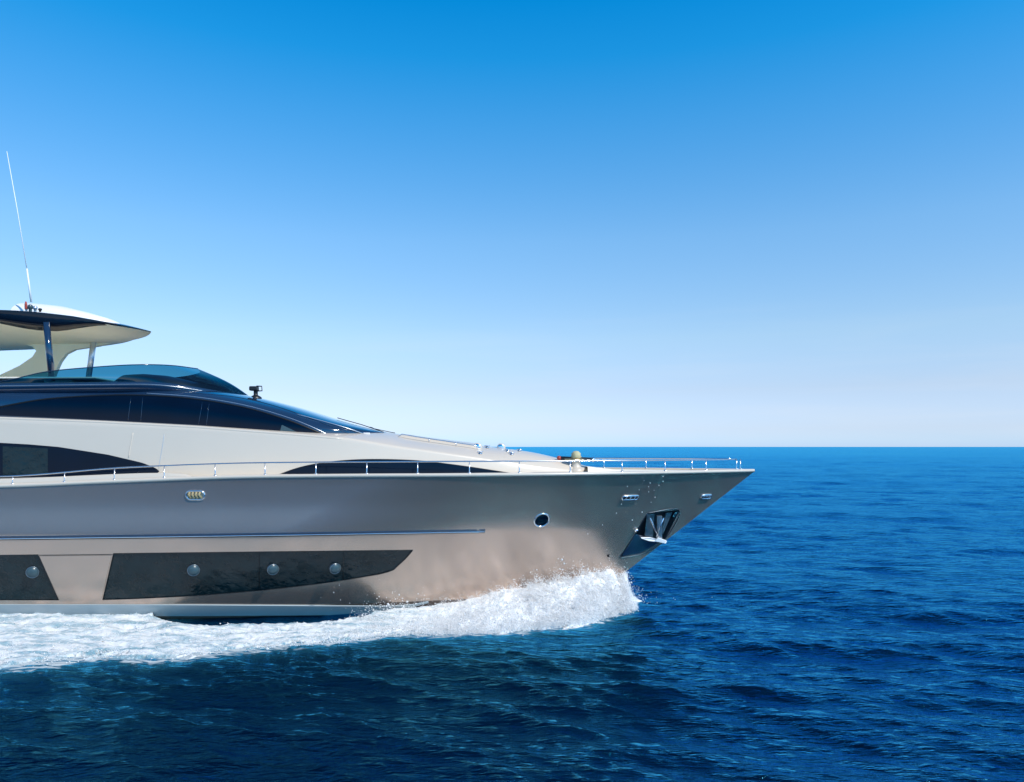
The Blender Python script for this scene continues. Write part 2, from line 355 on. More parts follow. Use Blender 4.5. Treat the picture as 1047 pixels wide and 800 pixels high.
def slab(P, Nn, back):
    """closed slab: front sheet P, back sheet `back` behind it"""
    mb = MB(); nx, ny = P.shape[:2]; B = P-Nn*back
    idx = lambda i, j: i*ny+j
    f = []; o = nx*ny
    for i in range(nx-1):
        for j in range(ny-1):
            f.append((idx(i, j), idx(i+1, j), idx(i+1, j+1), idx(i, j+1))); f.append((o+idx(i, j), o+idx(i, j+1), o+idx(i+1, j+1), o+idx(i+1, j)))
    for i in range(nx-1):
        f.append((idx(i, 0), o+idx(i, 0), o+idx(i+1, 0), idx(i+1, 0))); f.append((idx(i+1, ny-1), o+idx(i+1, ny-1), o+idx(i, ny-1), idx(i, ny-1)))
    for j in range(ny-1):
        f.append((idx(0, j+1), o+idx(0, j+1), o+idx(0, j), idx(0, j))); f.append((idx(nx-1, j), o+idx(nx-1, j), o+idx(nx-1, j+1), idx(nx-1, j+1)))
    mb.add(np.vstack([P.reshape(-1, 3), B.reshape(-1, 3)]), f, True); return mb
def sharp(o, ang=35):
    bm = bmesh.new(); bm.from_mesh(o.data)
    for e in bm.edges:
        if len(e.link_faces) == 2 and e.calc_face_angle(0) > R(ang): e.smooth = False
    bm.to_mesh(o.data); bm.free(); return o
def panel(name, surf, up, lo, mat_, parent, off=.004, back=.02, nx=40, ny=8):
    P, Nn = strip_pts(surf, up, lo, nx, ny, off); return sharp(slab(P, Nn, back).build(name, mat_, parent))
def outline(name, surf, pts, r, mat_, parent, off=.0, n=None, closed=False):
    q = resample(pts, n or max(8, len(pts)*2)); w = []
    for a in q: p = surf_pt(surf, *a); w.append(p+surf_n(surf, p[0], p[2])*off)
    if closed: w.append(w[0])
    mb = MB(); mb.tube(w, r, 8); return mb.build(name, mat_, parent)

# ------------------------------------------------------------------ the yacht
yacht = bpy.data.objects.new('motor_yacht', None); COL.objects.link(yacht); yacht.location = tuple(BASE)
setp(yacht, 'large bronze hulled motor yacht with cream upperworks and dark glass speeding over the blue sea', 'yacht')

# hull body ---------------------------------------------------------
def hull_grid():
    zs = np.r_[np.linspace(0, 1, 9), 1+np.linspace(0, 1, 64)[1:]]      # 0..1 bottom to z=.3, 1..2 up to the deck
    u = np.linspace(0, 1, 220)**1.5; A = []
    for k, uk in enumerate(u):
        Xd = 7.2-uk*27.7; zd = float(Cdeck(Xd)); row = []
        for t in zs:
            z = -.85+t*1.15 if t <= 1 else .3+(t-1)*(zd-.3)
            s = float(stem(z)); X = s-uk*(s+20.5); row.append((X, float(hull_h(X, z)), z))
        A.append(row)
    return np.array(A)
HG = hull_grid()
def build_hull():
    nu, nv = HG.shape[:2]; near = HG.copy(); near[:, :, 1] = DC-HG[:, :, 1]; far = HG.copy(); far[:, :, 1] = DC+HG[:, :, 1]
    V = np.concatenate([near, far[:, ::-1]], axis=1); n2 = 2*nv; f = []; mi = []
    for i in range(nu-1):
        for j in range(n2):
            k = (j+1) % n2
            f.append((i*n2+j, i*n2+k, (i+1)*n2+k, (i+1)*n2+j))
            jj = j if j < nv else n2-2-j
            mi.append(2 if j == nv-1 else (1 if (jj < 8 or j == n2-1) else 0))
    me = bpy.data.meshes.new('hull'); vv = V.reshape(-1, 3)-BASE
    f.append(tuple((nu-1)*n2+j for j in range(n2))); mi.append(0)
    me.from_pydata([tuple(p) for p in vv], [], f)
    for m in ('hull', 'bottom', 'deck'): me.materials.append(M[m])
    me.polygons.foreach_set('material_index', mi)
    bm = bmesh.new(); bm.from_mesh(me); bmesh.ops.remove_doubles(bm, verts=bm.verts, dist=.0015); bmesh.ops.recalc_face_normals(bm, faces=bm.faces)
    bm.to_mesh(me); bm.free()
    o = bpy.data.objects.new('hull', me); COL.objects.link(o); o.parent = yacht; return o
hull = build_hull()

BAND_UP = lambda x0, x1: [(x, 567.5-5*(x/422)) for x in np.linspace(x0, x1, 24)]
CbandLo = curve([(-14, 614), (57, 614), (105, 613.5), (180, 610.5), (250, 605.5), (320, 598), (370, 590.5), (402, 583.5), (410, 577), (422, 563.2)])
bandA_up = BAND_UP(-14, 39); bandA_lo = [(x, 614) for x in np.linspace(-14, 60, 24)]
bandB_up = BAND_UP(116, 422); bandB_lo = [(x, float(CbandLo(x))) for x in np.linspace(105, 402, 40)]+[(409, 577), (416, 570.5), (422, 563.2)]
pocket_out = [(661.7, 524.8), (695, 521.7), (680.2, 551.5), (673, 557.5), (664, 563), (655, 567), (645, 569), (633, 570.2), (641, 560), (649, 546)]
def pocket_rows():
    up = [(661.7, 524.8), (649, 546), (633, 570.2)]; lo = [(695, 521.7), (680.2, 551.5), (655, 566.5), (633.6, 570.3)]
    return up, lo
cutters = []
def cutter(surf, up, lo, nx, ny, depth, m):
    P, Nn = strip_pts(surf, up, lo, nx, ny, .15); o = slab(P, Nn, .15+depth).build('cutter', m, yacht); cutters.append(o)
cutter(hull_h, bandA_up, bandA_lo, 12, 6, .035, M['rubber'])
cutter(hull_h, bandB_up, bandB_lo, 60, 6, .035, M['rubber'])
pu, pl = pocket_rows()
cutter(hull_h, pu, pl, 26, 8, .22, M['pocket'])
cutter(hull_h, [(-14, 551.4), (150, 549.4), (300, 547.3), (496, 543.8)], [(-14, 552.8), (150, 550.8), (300, 548.7), (496, 545.2)], 60, 2, .02, M['rubber'])
for c in cutters:
    md = hull.modifiers.new('cut', 'BOOLEAN'); md.operation = 'DIFFERENCE'; md.object = c; md.solver = 'EXACT'
    try: md.material_mode = 'TRANSFER'
    except Exception: pass
dg = bpy.context.evaluated_depsgraph_get(); dg.update()
newme = bpy.data.meshes.new_from_object(hull.evaluated_get(dg)); hull.modifiers.clear(); hull.data = newme
for c in cutters: bpy.data.objects.remove(c)
# smooth the outer skin with its true normals, keep recess walls and deck crisp
me = hull.data; nl = []
smooth_mats = {i for i, m in enumerate(me.materials) if m and m.name.startswith(('bronze', 'antifoul'))}
print('hull faces', len(me.polygons), [m.name for m in me.materials])
for p in me.polygons:
    pn = p.normal
    for li in p.loop_indices:
        co = me.vertices[me.loops[li].vertex_index].co; w = np.array(co)+BASE
        if p.material_index in smooth_mats and abs(pn.y) > .05 and pn.z > -.95:
            e = .02; hx = float(hull_h(w[0]+e, w[2])-hull_h(w[0]-e, w[2]))/(2*e); hz = float(hull_h(w[0], w[2]+e)-hull_h(w[0], w[2]-e))/(2*e)
            s = 1 if w[1] < DC else -1
            n = Vector((-hx, -s, -hz)).normalized()
            if n.dot(pn) < .6: n = pn
            nl.append(n)
        else: nl.append(pn)
me.polygons.foreach_set('use_smooth', [True]*len(me.polygons))
me.normals_split_custom_set([tuple(n) for n in nl])

# hull windows --------------------------------------------------------
def shrink(up, lo): return up, lo
panel('hull_window', hull_h, bandA_up, bandA_lo, M['glass_hull'], hull, off=-.022, back=.008, nx=12)
panel('hull_window', hull_h, bandB_up, bandB_lo, M['glass_hull'], hull, off=-.022, back=.008, nx=60)
for xs_ in (265, 351): outline('window_seam', hull_h, [(xs_, 566), (xs_, float(CbandLo(xs_))-1)], .006, M['rubber'], hull, off=-.018, n=6)
# taupe side panel between the two window bands
panel('side_panel', hull_h, [(41, 568.8), (78, 568.4), (114, 568)], [(61.5, 612.6), (80, 612.4), (104, 612.2)], M['hull'], hull, off=.012, back=.02, nx=20)
outline('panel_seam', hull_h, [(40, 567.9), (115, 567.1)], .008, M['rubber'], hull, off=.004, n=12)
outline('window_seal', hull_h, [(39, 567.2), (60, 613.8)], .010, M['rubber'], hull, off=-.002, n=10)
outline('window_seal', hull_h, [(116, 566.2), (105, 613.4)], .010, M['rubber'], hull, off=-.002, n=10)
outline('window_seal', hull_h, bandB_lo, .009, M['rubber'], hull, off=-.006, n=60)
outline('window_seal', hull_h, bandB_up, .010, M['rubber'], hull, off=-.004, n=40)
# opening portlights bulging from the bands
def portlight(px, py, r=.150):
    p = surf_pt(hull_h, px, py); n = Vector(surf_n(hull_h, p[0], p[2]))
    def rot(mb):
        q = Vector((0, 0, 1)).rotation_difference((n+Vector((.42, 0, .22))).normalized())
        mb.v = [tuple(np.array(p)+np.array(q @ Vector(v))) for v in mb.v]; return mb
    a = MB(); a.lathe([(r*.98, -.06), (r*1.05, .0), (r*1.02, .045), (r*.93, .055), (r*.90, .035)], (0, 0, 0), n=28)
    ring = rot(a).build('portlight', M['port_ring'], hull)
    b = MB(); b.lathe([(r*.92, .045), (r*.75, .075), (r*.4, .095), (.0005, .10)], (0, 0, 0), n=28)
    rot(b).build('pane', M['port_glass'], ring)
M['port_ring'] = mat('dark_steel', (.22, .26, .29), .3, metal=.9)
M['port_glass'] = mat('portlight_glass', (.04, .075, .09), .3, coat=.1, var=.2, vscale=6)
for a in ((33.5, 585), (198, 583), (279, 582), (342.5, 581)): portlight(*a)

# boot stripe, rub rail groove, cap rail ------------------------------
bs_up = [(-14, 618), (200, 618.3), (400, 619.5), (425, 617.5), (438, 614.5)]; bs_lo = [(-14, 629.6), (200, 629.3), (380, 628), (415, 622), (438, 616)]
panel('boot_stripe', hull_h, bs_up, bs_lo, M['boot'], hull, off=.03, back=.04, nx=60, ny=5)
outline('rub_strake', hull_h, [(-14, 549.6), (150, 547.6), (300, 545.5), (496, 542.2)], .022, M['strake'] if 'strake' in M else M['navy'], hull, off=.004, n=60)
outline('rub_strake', hull_h, [(-14, 551.2), (150, 549.2), (300, 547.1), (496, 543.8)], .018, M['chrome'], hull, off=.006, n=60)

def deck_edge(X, inset=0., dz=0., side=-1):
    z = float(Cdeck(X)); h = max(float(hull_h(X, z))-inset, 0); return (X, DC+side*h, z+dz)
Xs = np.r_[np.linspace(-20.4, 3, 70), np.linspace(3.2, 7.17, 30)]
# cap rail: a flat bevelled moulding on top of the bulwark, both sides
mb = MB()
for side in (-1, 1):
    P = []
    for X in Xs:
        o_, i_ = deck_edge(X, -.012, 0, side), deck_edge(X, .14, 0, side)
        P.append([(o_[0], o_[1], o_[2]-.035), (o_[0], o_[1]+side*.012, o_[2]+.005), (o_[0], o_[1], o_[2]+.045), (i_[0], i_[1], i_[2]+.055), (i_[0], i_[1], i_[2]+.003)])
    mb.grid(np.array(P), closed_v=True)
o = mb.build('cap_rail', M['white'], hull)

# curved inner bulwark lip aft
mbl = MB(); P = []
for X, hh in zip(np.linspace(-14, -8.15, 40), [min(.13, .13*(1-((i/39-.72)/.28)**2)**.5 if i/39 > .72 else .13) for i in range(40)]):
    a = deck_edge(X, .10); b = deck_edge(X, .17); P.append([(a[0], a[1], a[2]+.04), (a[0], a[1], a[2]+.05+hh), (b[0], b[1], b[2]+.06+hh), (b[0], b[1]+.02, b[2]+.03)])
mbl.grid(np.array(P)); mbl.build('bulwark_lip', M['white'], hull)

# oval fairleads --------------------------------------------------------
def fairlead(px, py, w, h, rope=True):
    p = surf_pt(hull_h, px, py); n = surf_n(hull_h, p[0], p[2]); n = Vector(n)
    t = n.cross(Vector((0, 0, 1))).normalized()*-1; t = t if t.x > 0 else -t; b = n.cross(t); Pv = Vector(p)
    def q(a, ww, hh, d): # stadium
        c, s = math.cos(a), math.sin(a); k = ww-hh
        return Pv+t*((k if c > 0 else -k)*(1 if abs(c) > .02 else 0)+hh*c)+b*hh*s+n*d
    ring = MB(); pts = [q(2*math.pi*(k+.5)/28, w/2, h/2, .012) for k in range(28)]; ring.tube(pts+[pts[0]], .026, 8, caps=False)
    fl = ring.build('fairlead', M['chrome'], hull)
    bk = MB(); bk.add([q(2*math.pi*(k+.5)/28, w/2, h/2, .004) for k in range(28)], [tuple(range(28))], False); bk.build('opening', M['rubber'] if not rope else M['fair_in'], fl)
    if rope:
        rp = MB()
        for k in range(4):
            c = Pv+t*((k-1.5)*w*.19)+n*.02
            rp.tube([c-b*h*.36+t*.02, c+b*h*.1-t*.03+n*.02, c+b*h*.38], .028, 7)
        rp.build('mooring_rope', M['rope'], fl)
    else:
        for k in range(3):
            br = MB(); c = Pv+t*((k-1)*w*.27)+n*.015; br.tube([c-b*h*.4, c+b*h*.4], .022, 7)
            br.build('roller', M['chrome'], fl)
M['fair_in'] = mat('fairlead_lining', (.45, .40, .30), .6)
fairlead(200, 506.5, .46, .22); fairlead(644.5, 509, .50, .13, False); fairlead(722, 508, .36, .13, False)

# porthole forward -------------------------------------------------------
def disc_on_hull(px, py, r, name, ring_m, glass_m, bolts=False):
    p = surf_pt(hull_h, px, py); n = Vector(surf_n(hull_h, p[0], p[2])); q = Vector((0, 0, 1)).rotation_difference(n)
    def rot(mb): mb.v = [tuple(np.array(p)+np.array(q @ Vector(v))) for v in mb.v]; return mb
    a = MB(); a.lathe([(r*1.14, -.04), (r*1.16, .012), (r*1.06, .026), (r*.95, .018), (r*.92, -.03)], (0, 0, 0), n=32); ring = rot(a).build(name, ring_m, hull)
    g = MB(); g.lathe([(r*.96, .006), (.0005, .006)], (0, 0, 0), n=32); rot(g).build('pane', glass_m, ring)
disc_on_hull(554, 532, .20, 'porthole', M['chrome'], M['glass_dark'])
disc_on_hull(622, 568.3, .035, 'drain_outlet', M['black'], M['black'])

# anchor in its pocket -----------------------------------------------------
outline('pocket_frame', hull_h, spl(pocket_out+[pocket_out[0]], 60), .012, M['pocket'], hull, off=.004, n=60)
def pk(px, py, off): p = surf_pt(hull_h, px, py); return Vector(p+surf_n(hull_h, p[0], p[2])*off)
def plate(mb, pts, th):
    a = [pk(x, y, o) for x, y, o in pts]; n = Vector(surf_n(hull_h, a[0].x, a[0].z)); b = [v-n*th for v in a]; k = len(a)
    mb.add(a+b, [tuple(range(k)), tuple(range(2*k-1, k-1, -1))]+[(i, (i+1) % k, k+(i+1) % k, k+i) for i in range(k)], False)
anchor = MB(); plate(anchor, [(672, 528, .0), (677, 528, .0), (676, 551, .06), (671, 551, .06)], .05)
anchor = anchor.build('anchor', M['anchor'] if 'anchor' in M else M['brushed'], hull)
fl = MB(); plate(fl, [(664, 549, .07), (681, 553, .07), (680, 555.5, .09), (672, 552.5, .1), (662, 551.5, .09), (655, 549.5, .06)], .06)
plate(fl, [(671, 548, .11), (679.5, 551, .11), (676, 553, .13), (668, 551, .13)], .03); fl.build('fluke', M['galv'] if 'galv' in M else M['white_plastic'], anchor)
w1 = MB(); plate(w1, [(662.5, 527, -.05), (670, 526.6, -.05), (667.5, 549, .0), (659.5, 548, .0)], .03); w1.build('guard_plate', M['plate'], anchor)
w2 = MB(); plate(w2, [(682.5, 526, -.06), (688.5, 525.5, -.06), (678, 546, .0), (676, 545, .0)], .03); w2.build('guard_plate', M['plate'], anchor)
w3 = MB(); w3.tube([pk(664, 529, .03), pk(672, 548, .06)], .022, 8); w3.tube([pk(678, 529, .03), pk(670, 548, .06)], .02, 8); w3.build('shank', M['chrome'], anchor)
w5 = MB(); plate(w5, [(690.5, 524.5, -.02), (694, 523.2, -.01), (690, 530, -.02), (688, 529, -.02)], .02); w5.build('hinge_bracket', M['chrome'], anchor)
w4 = MB(); w4.lathe([(.03, -.03), (.055, .0), (.05, .03), (.0005, .045)], tuple(pk(650, 541.5, .04)), 'Y', 14); w4.build('chain_stopper', M['chrome'], anchor)
lp = MB(); plate(lp, [(650, 546.5, -.02), (662, 550, -.02), (679.5, 552.6, -.02), (672, 557, -.015), (655, 566, -.015), (636, 569.2, -.012)], .02); lp.build('splash_plate', M['navy'], anchor)

# white deckhouse -------------------------------------------------------------
def build_house():
    Xh = np.r_[np.linspace(-20, -4, 60), np.linspace(-3.8, 2.75, 60)]; rows = []
    for X in Xh:
        zd = float(Cdeck(X))+.004; zr = float(Czr(X)); zr = max(zr, zd+.005); wb = float(Cwb(X)); zc = max(float(Czc(X)), zr+.003); prof = []
        for t in np.linspace(0, 1, 14): prof.append((float(house_h(X, zd+(zr-.05*(zr-zd)/1.5-zd)*t)), zd+(zr-.03*min(1, (zr-zd))-zd)*t))
        wr = wb*.94
        for s in np.linspace(.008, 1, 26): y = wr*(1-s); prof.append((y, zr+(zc-zr)*(1-(1-s)**2.2)))
        rows.append([(X, DC-y, z) for y, z in prof]+[(X, DC+y, z) for y, z in prof[-2::-1]])
    mb = MB(); mb.grid(np.array(rows)); mb.f.append(tuple(range(len(rows[0])))); mb.s.append(False)
    return sharp(mb.build('deckhouse', M['white'], yacht), 50)
house = build_house()
# raised lip along the window sill (the bright line)
outline('sill_moulding', house_h, [(-10, 427.6), (100, 431.8), (200, 437), (300, 444.6), (350, 449)], .05, M['white'], house, off=-.038, n=50)
# saloon window
panel('saloon_window', house_h, [(-14, 452.2), (30, 454.6), (60, 457.2), (110, 465), (145, 473.2), (159, 478.6), (163, 482)], [(-14, 489.5), (40, 488), (80, 487), (120, 486), (150, 485), (161, 484)], M['glass_dark'], house, off=.006, back=.03, nx=50)
panel('window_blind', house_h, [(3, 456.5), (49, 458.8)], [(3, 486), (49, 485)], M['blind'] if 'blind' in M else M['glass_hull'], house, off=.009, back=.002, nx=8, ny=4)
# forward lens window
panel('forward_window', house_h, spl([(283, 486.4), (300, 480.2), (320, 475.2), (345, 471.8), (370, 470.2), (400, 470.2), (430, 471.6), (460, 475), (490, 479.2), (532, 485.5)], 50), [(283.5, 487.6), (350, 487.6), (430, 486.8), (532, 486.2)], M['glass_dark'], house, off=.006, back=.03, nx=60)
outline('window_seal', house_h, spl([(282, 486.8), (300, 480), (320, 475), (345, 471.6), (370, 470), (400, 470), (430, 471.4), (460, 474.8), (490, 479.0), (534, 485.8)], 50), .008, M['rubber'], house, off=.004, n=60)
outline('panel_joint', house_h, [(136, 443), (133.5, 456), (131.5, 468)], .010, M['white'], house, off=.004, n=10)
outline('panel_joint', house_h, [(168, 443.5), (166, 458), (163, 474), (162, 480)], .006, M['joint'] if 'joint' in M else M['brushed'], house, off=.002, n=10)

# dark wheelhouse ---------------------------------------------------------------
def build_wheel():
    Xh = np.r_[np.linspace(-20, -8, 36), np.linspace(-7.8, -4.2, 40), np.linspace(-4.1, -3.48, 16)]; rows = []
    for X in Xh:
        zk = float(wheel_zk(X)); zc = float(CzcB(X)); zc = max(zc, zk+.01); wk = float(Cwk(X)); prof = []
        for a in np.linspace(0, math.pi/2, 40):
            q = math.sin(a)**(2/EXA); prof.append((wk*math.cos(a)**(2/EXB) if a < math.pi/2-1e-6 else 0, zk+(zc-zk)*q))
        rows.append([(X, DC-y, z) for y, z in prof]+[(X, DC+y, z) for y, z in prof[-2::-1]])
    mb = MB(); mb.grid(np.array(rows)); mb.f.append(tuple(range(len(rows[0])))); mb.s.append(False)
    return sharp(mb.build('wheelhouse', M['navy'], yacht), 60)
wheel = build_wheel()
arch = spl([(-8, 418), (20, 412.5), (50, 408), (100, 404.8), (150, 404.6), (200, 408.4), (250, 417), (290, 428.5), (318, 439), (333, 446)], 60)
sill = [(-8, 424.6), (100, 429.4), (200, 434.5), (260, 439.2), (300, 442.6), (334, 446.4)]
panel('side_window', wheel_h, arch, sill, M['glass_dark'], wheel, off=.006, back=.02, nx=60, ny=10)
outline('window_seal', wheel_h, arch, .022, M['rubber'], wheel, off=.004, n=70)
outline('window_trim', wheel_h, spl([(150, 402.4), (200, 406.2), (250, 414.6), (292, 426.4), (320, 437.2), (337, 445.5)], 40), .011, M['trim'] if 'trim' in M else M['brushed'], wheel, off=.006, n=40)
for a, b in (((134, 406), (131, 430)), ((146, 406), (144, 431)), ((207, 411), (203, 434.5)), ((214, 412), (211, 435))): outline('window_mullion', wheel_h, [a, b], .005, M['navy'], wheel, off=.004, n=8)
panel('sticker', wheel_h, [(288, 435), (289, 435)], [(286.5, 440.6), (303, 441.6)], M['sticker'] if 'sticker' in M else M['port_glass'], wheel, off=.010, back=.002, nx=4, ny=4)
outline('windshield_trim', wheel_h, spl([(195, 402), (240, 406), (280, 415), (320, 429), (352, 442), (365, 447)], 40), .009, M['navy'], wheel, off=.004, n=40)
# wipers
for (a, b, c) in (((303, 424.5), (340, 434.5), (372, 444)), ((345, 428.5), (370, 435.5), (392, 443))):
    outline('wiper', wheel_h, [a, b, c], .012, M['brushed'] if a[0] < 320 else M['black'], wheel, off=.03, n=16)
pw = surf_pt(wheel_h, 374, 444.6); mb = MB(); mb.box(tuple(pw+np.array([0, -.03, .03])), (.24, .06, .05), bev=.015); mb.build('wiper_motor', M['white_plastic'], wheel)
outline('windshield_rod', wheel_h, [(378, 437.5), (392, 440.5), (404, 443)], .010, M['black'], wheel, off=.02, n=12)

# flybridge coaming screen ---------------------------------------------------------
base_pts = spl([(-15.5, 2.02, 6.26), (-13.8, 2.0, 6.28), (-11, 1.98, 6.32), (-9.7, 1.82, 6.33), (-8.9, 1.42, 6.25), (-8.2, .8, 6.14), (-7.75, 0, 6.08)], 50)
top_pts = spl([(-15.5, 2.0, 6.29), (-13.8, 1.98, 6.36), (-12.6, 1.94, 6.62), (-11.3, 1.86, 6.76), (-10.3, 1.62, 6.85), (-9.65, 1.0, 6.90), (-9.3, 0, 6.91)], 50)
def screen():
    rows = []
    for b, t in zip(base_pts, top_pts):
        rows.append([b*(1-k)+t*k+np.array([.10*math.sin(k*math.pi), .08*math.sin(k*math.pi), .03*math.sin(k*math.pi)])*(1 if t[2]-b[2] > .2 else .2) for k in np.linspace(0, 1, 10)])
    A = np.array(rows); near = A.copy(); near[:, :, 1] = DC-A[:, :, 1]; far = A[::-1][1:].copy(); far[:, :, 1] = DC+far[:, :, 1]
    P = np.concatenate([near, far]); mb = MB(); mb.grid(P); o = mb.build('flybridge_screen', M['tint'], yacht); return o, P
scr, SP = screen()
mb = MB(); mb.tube([tuple(p) for p in SP[:, -1]], .014, 6); mb.build('screen_rim', M['brushed_dark'] if 'brushed_dark' in M else M['navy'], scr)
# roof moulding under the screen
cen = np.array([-12.5, DC, 0]); rows = []
for p in SP[:, 0]:
    o_ = np.array([0 if p[0] < -11 else min(1, (p[0]+11)/2.5), -1 if p[1] < DC-.3 else (1 if p[1] > DC+.3 else (p[1]-DC)/.3), 0.]); o_ /= max(np.linalg.norm(o_), 1e-6)
    rows.append([p+o_*a+np.array([0, 0, b]) for a, b in ((-.10, .0), (-.02, .03), (.05, .015), (.075, -.05), (.06, -.14), (-.02, -.22), (-.2, -.27))])
mb = MB(); mb.grid(np.array(rows)); mb.build('coaming', M['navy'], yacht)
mb = MB(); mb.tube([tuple(p+np.array([.0, -.10 if p[1] < DC else .10, -.05])) for p in SP[:, 0]], .008, 6); mb.build('coaming_trim', M['blue_trim'] if 'blue_trim' in M else M['brushed'], yacht)
# helm console under the screen: a low dark cowl
def blob_loft(name, secs, m, parent):
    """secs: (X, half width, z bottom, z top)"""
    rows = []
    for X, w, z0, z1 in secs: rows.append([(X, DC-w*math.copysign(abs(math.cos(a))**.7, math.cos(a)), z0+(z1-z0)*max(0, math.sin(a))**.7) for a in np.linspace(0, math.pi, 25)])
    mb = MB(); mb.grid(np.array(rows)); return mb.build(name, m, parent)
blob_loft('helm_console', [(-11.2, .1, 6.3, 6.32), (-11.15, 1.3, 6.3, 6.52), (-10.9, 1.5, 6.3, 6.68), (-10.5, 1.5, 6.3, 6.70), (-10.0, 1.4, 6.3, 6.66), (-9.4, 1.15, 6.25, 6.52), (-8.7, .8, 6.15, 6.34), (-8.3, .3, 6.1, 6.22)], M['black'], yacht)
# cream flybridge floor
mb = MB(); mb.box((-16.2, DC, 6.49), (9.6, 3.3, .05), bev=.02); mb.build('flybridge_floor', M['deck'], yacht)
for x0, y0 in ((-12.5, 20.9), (-12.3, 22.9)):
    mb = MB(); mb.box((x0, y0, 6.40), (.8, .9, .10), bev=.04); mb.build('helm_seat', M['cream'], yacht)

# hardtop -------------------------------------------------------------------------
YW = R(-9); RL = .08      # the roof's slight sweep
def ht(xp, yp, z):         # local hardtop coords -> world
    c, s = math.cos(YW), math.sin(YW); xr, yr = xp*c-yp*s, xp*s+yp*c
    return (-10.68+xr, DC+yr, z-RL*yr)
tipc = curve([(0, 0), (.3, .36), (.7, .74), (1.4, 1.28), (2.4, 1.82), (3.6, 2.12), (9, 2.2)])
def hardtop():
    us = np.r_[0.002, np.linspace(.05, 9, 60)**1.0]; rows = []
    for u in us:
        w = float(tipc(u)); zt = 8.0+.16*min(1, u/1.5)**.8; row = []; e1 = min(1, u/.7)
        for a in np.linspace(-1, 1, 31): row.append(ht(-u, a*w, zt+.10*(1-a*a)*e1+.012))                     # top
        for a in np.linspace(1, -1, 31): row.append(ht(-u, a*w*.985, zt-.012-.03*e1-.12*(1-abs(a)**3)*min(1, u/1.8)))    # underside
        rows.append(row)
    A = np.array(rows); nu = A.shape[0]
    top = MB(); top.grid(A[:, :31]); topo = top.build('hardtop', M['black_gloss'], yacht)
    un = MB(); un.grid(A[:, 31:]); un.build('headliner', M['cream'], topo)
    ed = MB(); ed.grid(A[:, 30:32]); ed.grid(np.stack([A[:, 61], A[:, 0]], axis=1)); ed.build('edge_trim', M['black_gloss'], topo)
    return topo
top = hardtop()
# navy side wing along the near and far edge
for sgn in (-1,):
    rows = []
    for u in np.linspace(.6, 9, 40):
        w = float(tipc(u)); th = .02+.40*smooth01(.6, 2.0, u)-.22*smooth01(2.2, 3.8, u); zt = 8.0+.16*min(1, u/1.5)**.8
        rows.append([ht(-u, sgn*(w+.02), zt+.02+.06*float(smooth01(1, 3, u))), ht(-u, sgn*(w+.05), zt-th*.5), ht(-u, sgn*(w-.12), zt-th), ht(-u, sgn*(w-.35), zt-.05)])
    mb = MB(); mb.grid(np.array(rows)); mb.build('side_wing', M['black_gloss'], top)
# white domed fairing for the antennas on top
rows = []
for u, w, h in ((1.0, .05, .06), (1.3, .45, .20), (1.9, .8, .38), (2.6, 1.0, .56), (3.3, 1.08, .66), (3.75, 1.1, .70)):
    zt = 8.22
    rows.append([ht(-u, w*math.copysign(abs(math.cos(a))**.8, math.cos(a)), zt+h*max(0, math.sin(a))**.8) for a in np.linspace(0, math.pi, 25)])
mb = MB(); mb.grid(np.array(rows)); fair = mb.build("radar_fairing", M["white_plastic"], top)
mb = MB(); mb.add(rows[-1], [tuple(range(25))], False); mb.build('fairing_back', M['black'], fair)
# instruments beside the fairing
def tw(px, py, Y): return cpt(px, py, Y)
for px, r, m, h in ((27, .05, 'brushed', .17), (31, .07, 'port_glass', .2), (36, .06, 'brushed', .16), (41, .05, 'black', .10)):
    c = tw(px, 319, 20.9); mb = MB(); mb.lathe([(r*.6, 0), (r*.6, h*.35), (r, h*.5), (r*.95, h*.85), (r*.5, h), (.0005, h)], c, n=14); mb.build('signal_horn', M[m], top)
c = tw(26.5, 316, 20.7); mb = MB(); mb.lathe([(.03, 0), (.035, .12), (.02, .2), (.0005, .21)], c, n=12); mb.build('navigation_light', M['red'], top)
# whip antenna
a0 = np.array(tw(32, 309, 21.1)); a1 = np.array(tw(27.5, 275, 21.1)); a2 = np.array(tw(7, 155, 21.1))
mb = MB(); mb.tube([tuple(a0), tuple(a1)], [.028, .022], 10); mb.tube([tuple(a1), tuple((a1+a2)/2+np.array([.012, 0, 0])), tuple(a2)], [.014, .012, .008], 8); mb.build('whip_antenna', M['white_plastic'], top)
# struts
def strut(p0, p1, Y, m):
    A, B = tw(*p0, Y), tw(*p1, Y); mb = MB(); mb.tube([A, B], .085, 14)
    mb.lathe([(.13, -.02), (.13, .02), (.1, .05)], B, n=16); mb.build('roof_strut', m, top)
strut((47.5, 330), (53, 389), 20.5, M['navy']); strut((97, 341), (90, 390), 23.5, M['brushed'])
# arch legs: cut-out swept plates on both sides
legpx = [(-60, 346), (0, 347.5), (22, 351), (33, 354.5), (37, 359), (33, 365), (20, 374), (0, 383.5), (-18, 393), (52, 393), (56, 381), (61, 370), (67, 362), (76, 357.5), (100, 354), (120, 349), (60, 345)]
for sgn in (1, -1):
    fa = [np.array(tw(x, y, 23.75)) for x, y in legpx]; fb = [p+np.array([0, .16, 0]) for p in fa]
    if sgn < 0:
        fa = [np.array([p[0], 2*DC-p[1], p[2]+.12]) for p in fa]; fb = [np.array([p[0], 2*DC-p[1], p[2]+.12]) for p in fb]
    k = len(fa); mb = MB(); mb.add(fa+fb, [tuple(range(k)), tuple(range(2*k-1, k-1, -1))]+[(i, (i+1) % k, k+(i+1) % k, k+i) for i in range(k)], False)
    if sgn > 0: mb.build('roof_arch', M['cream'], top)

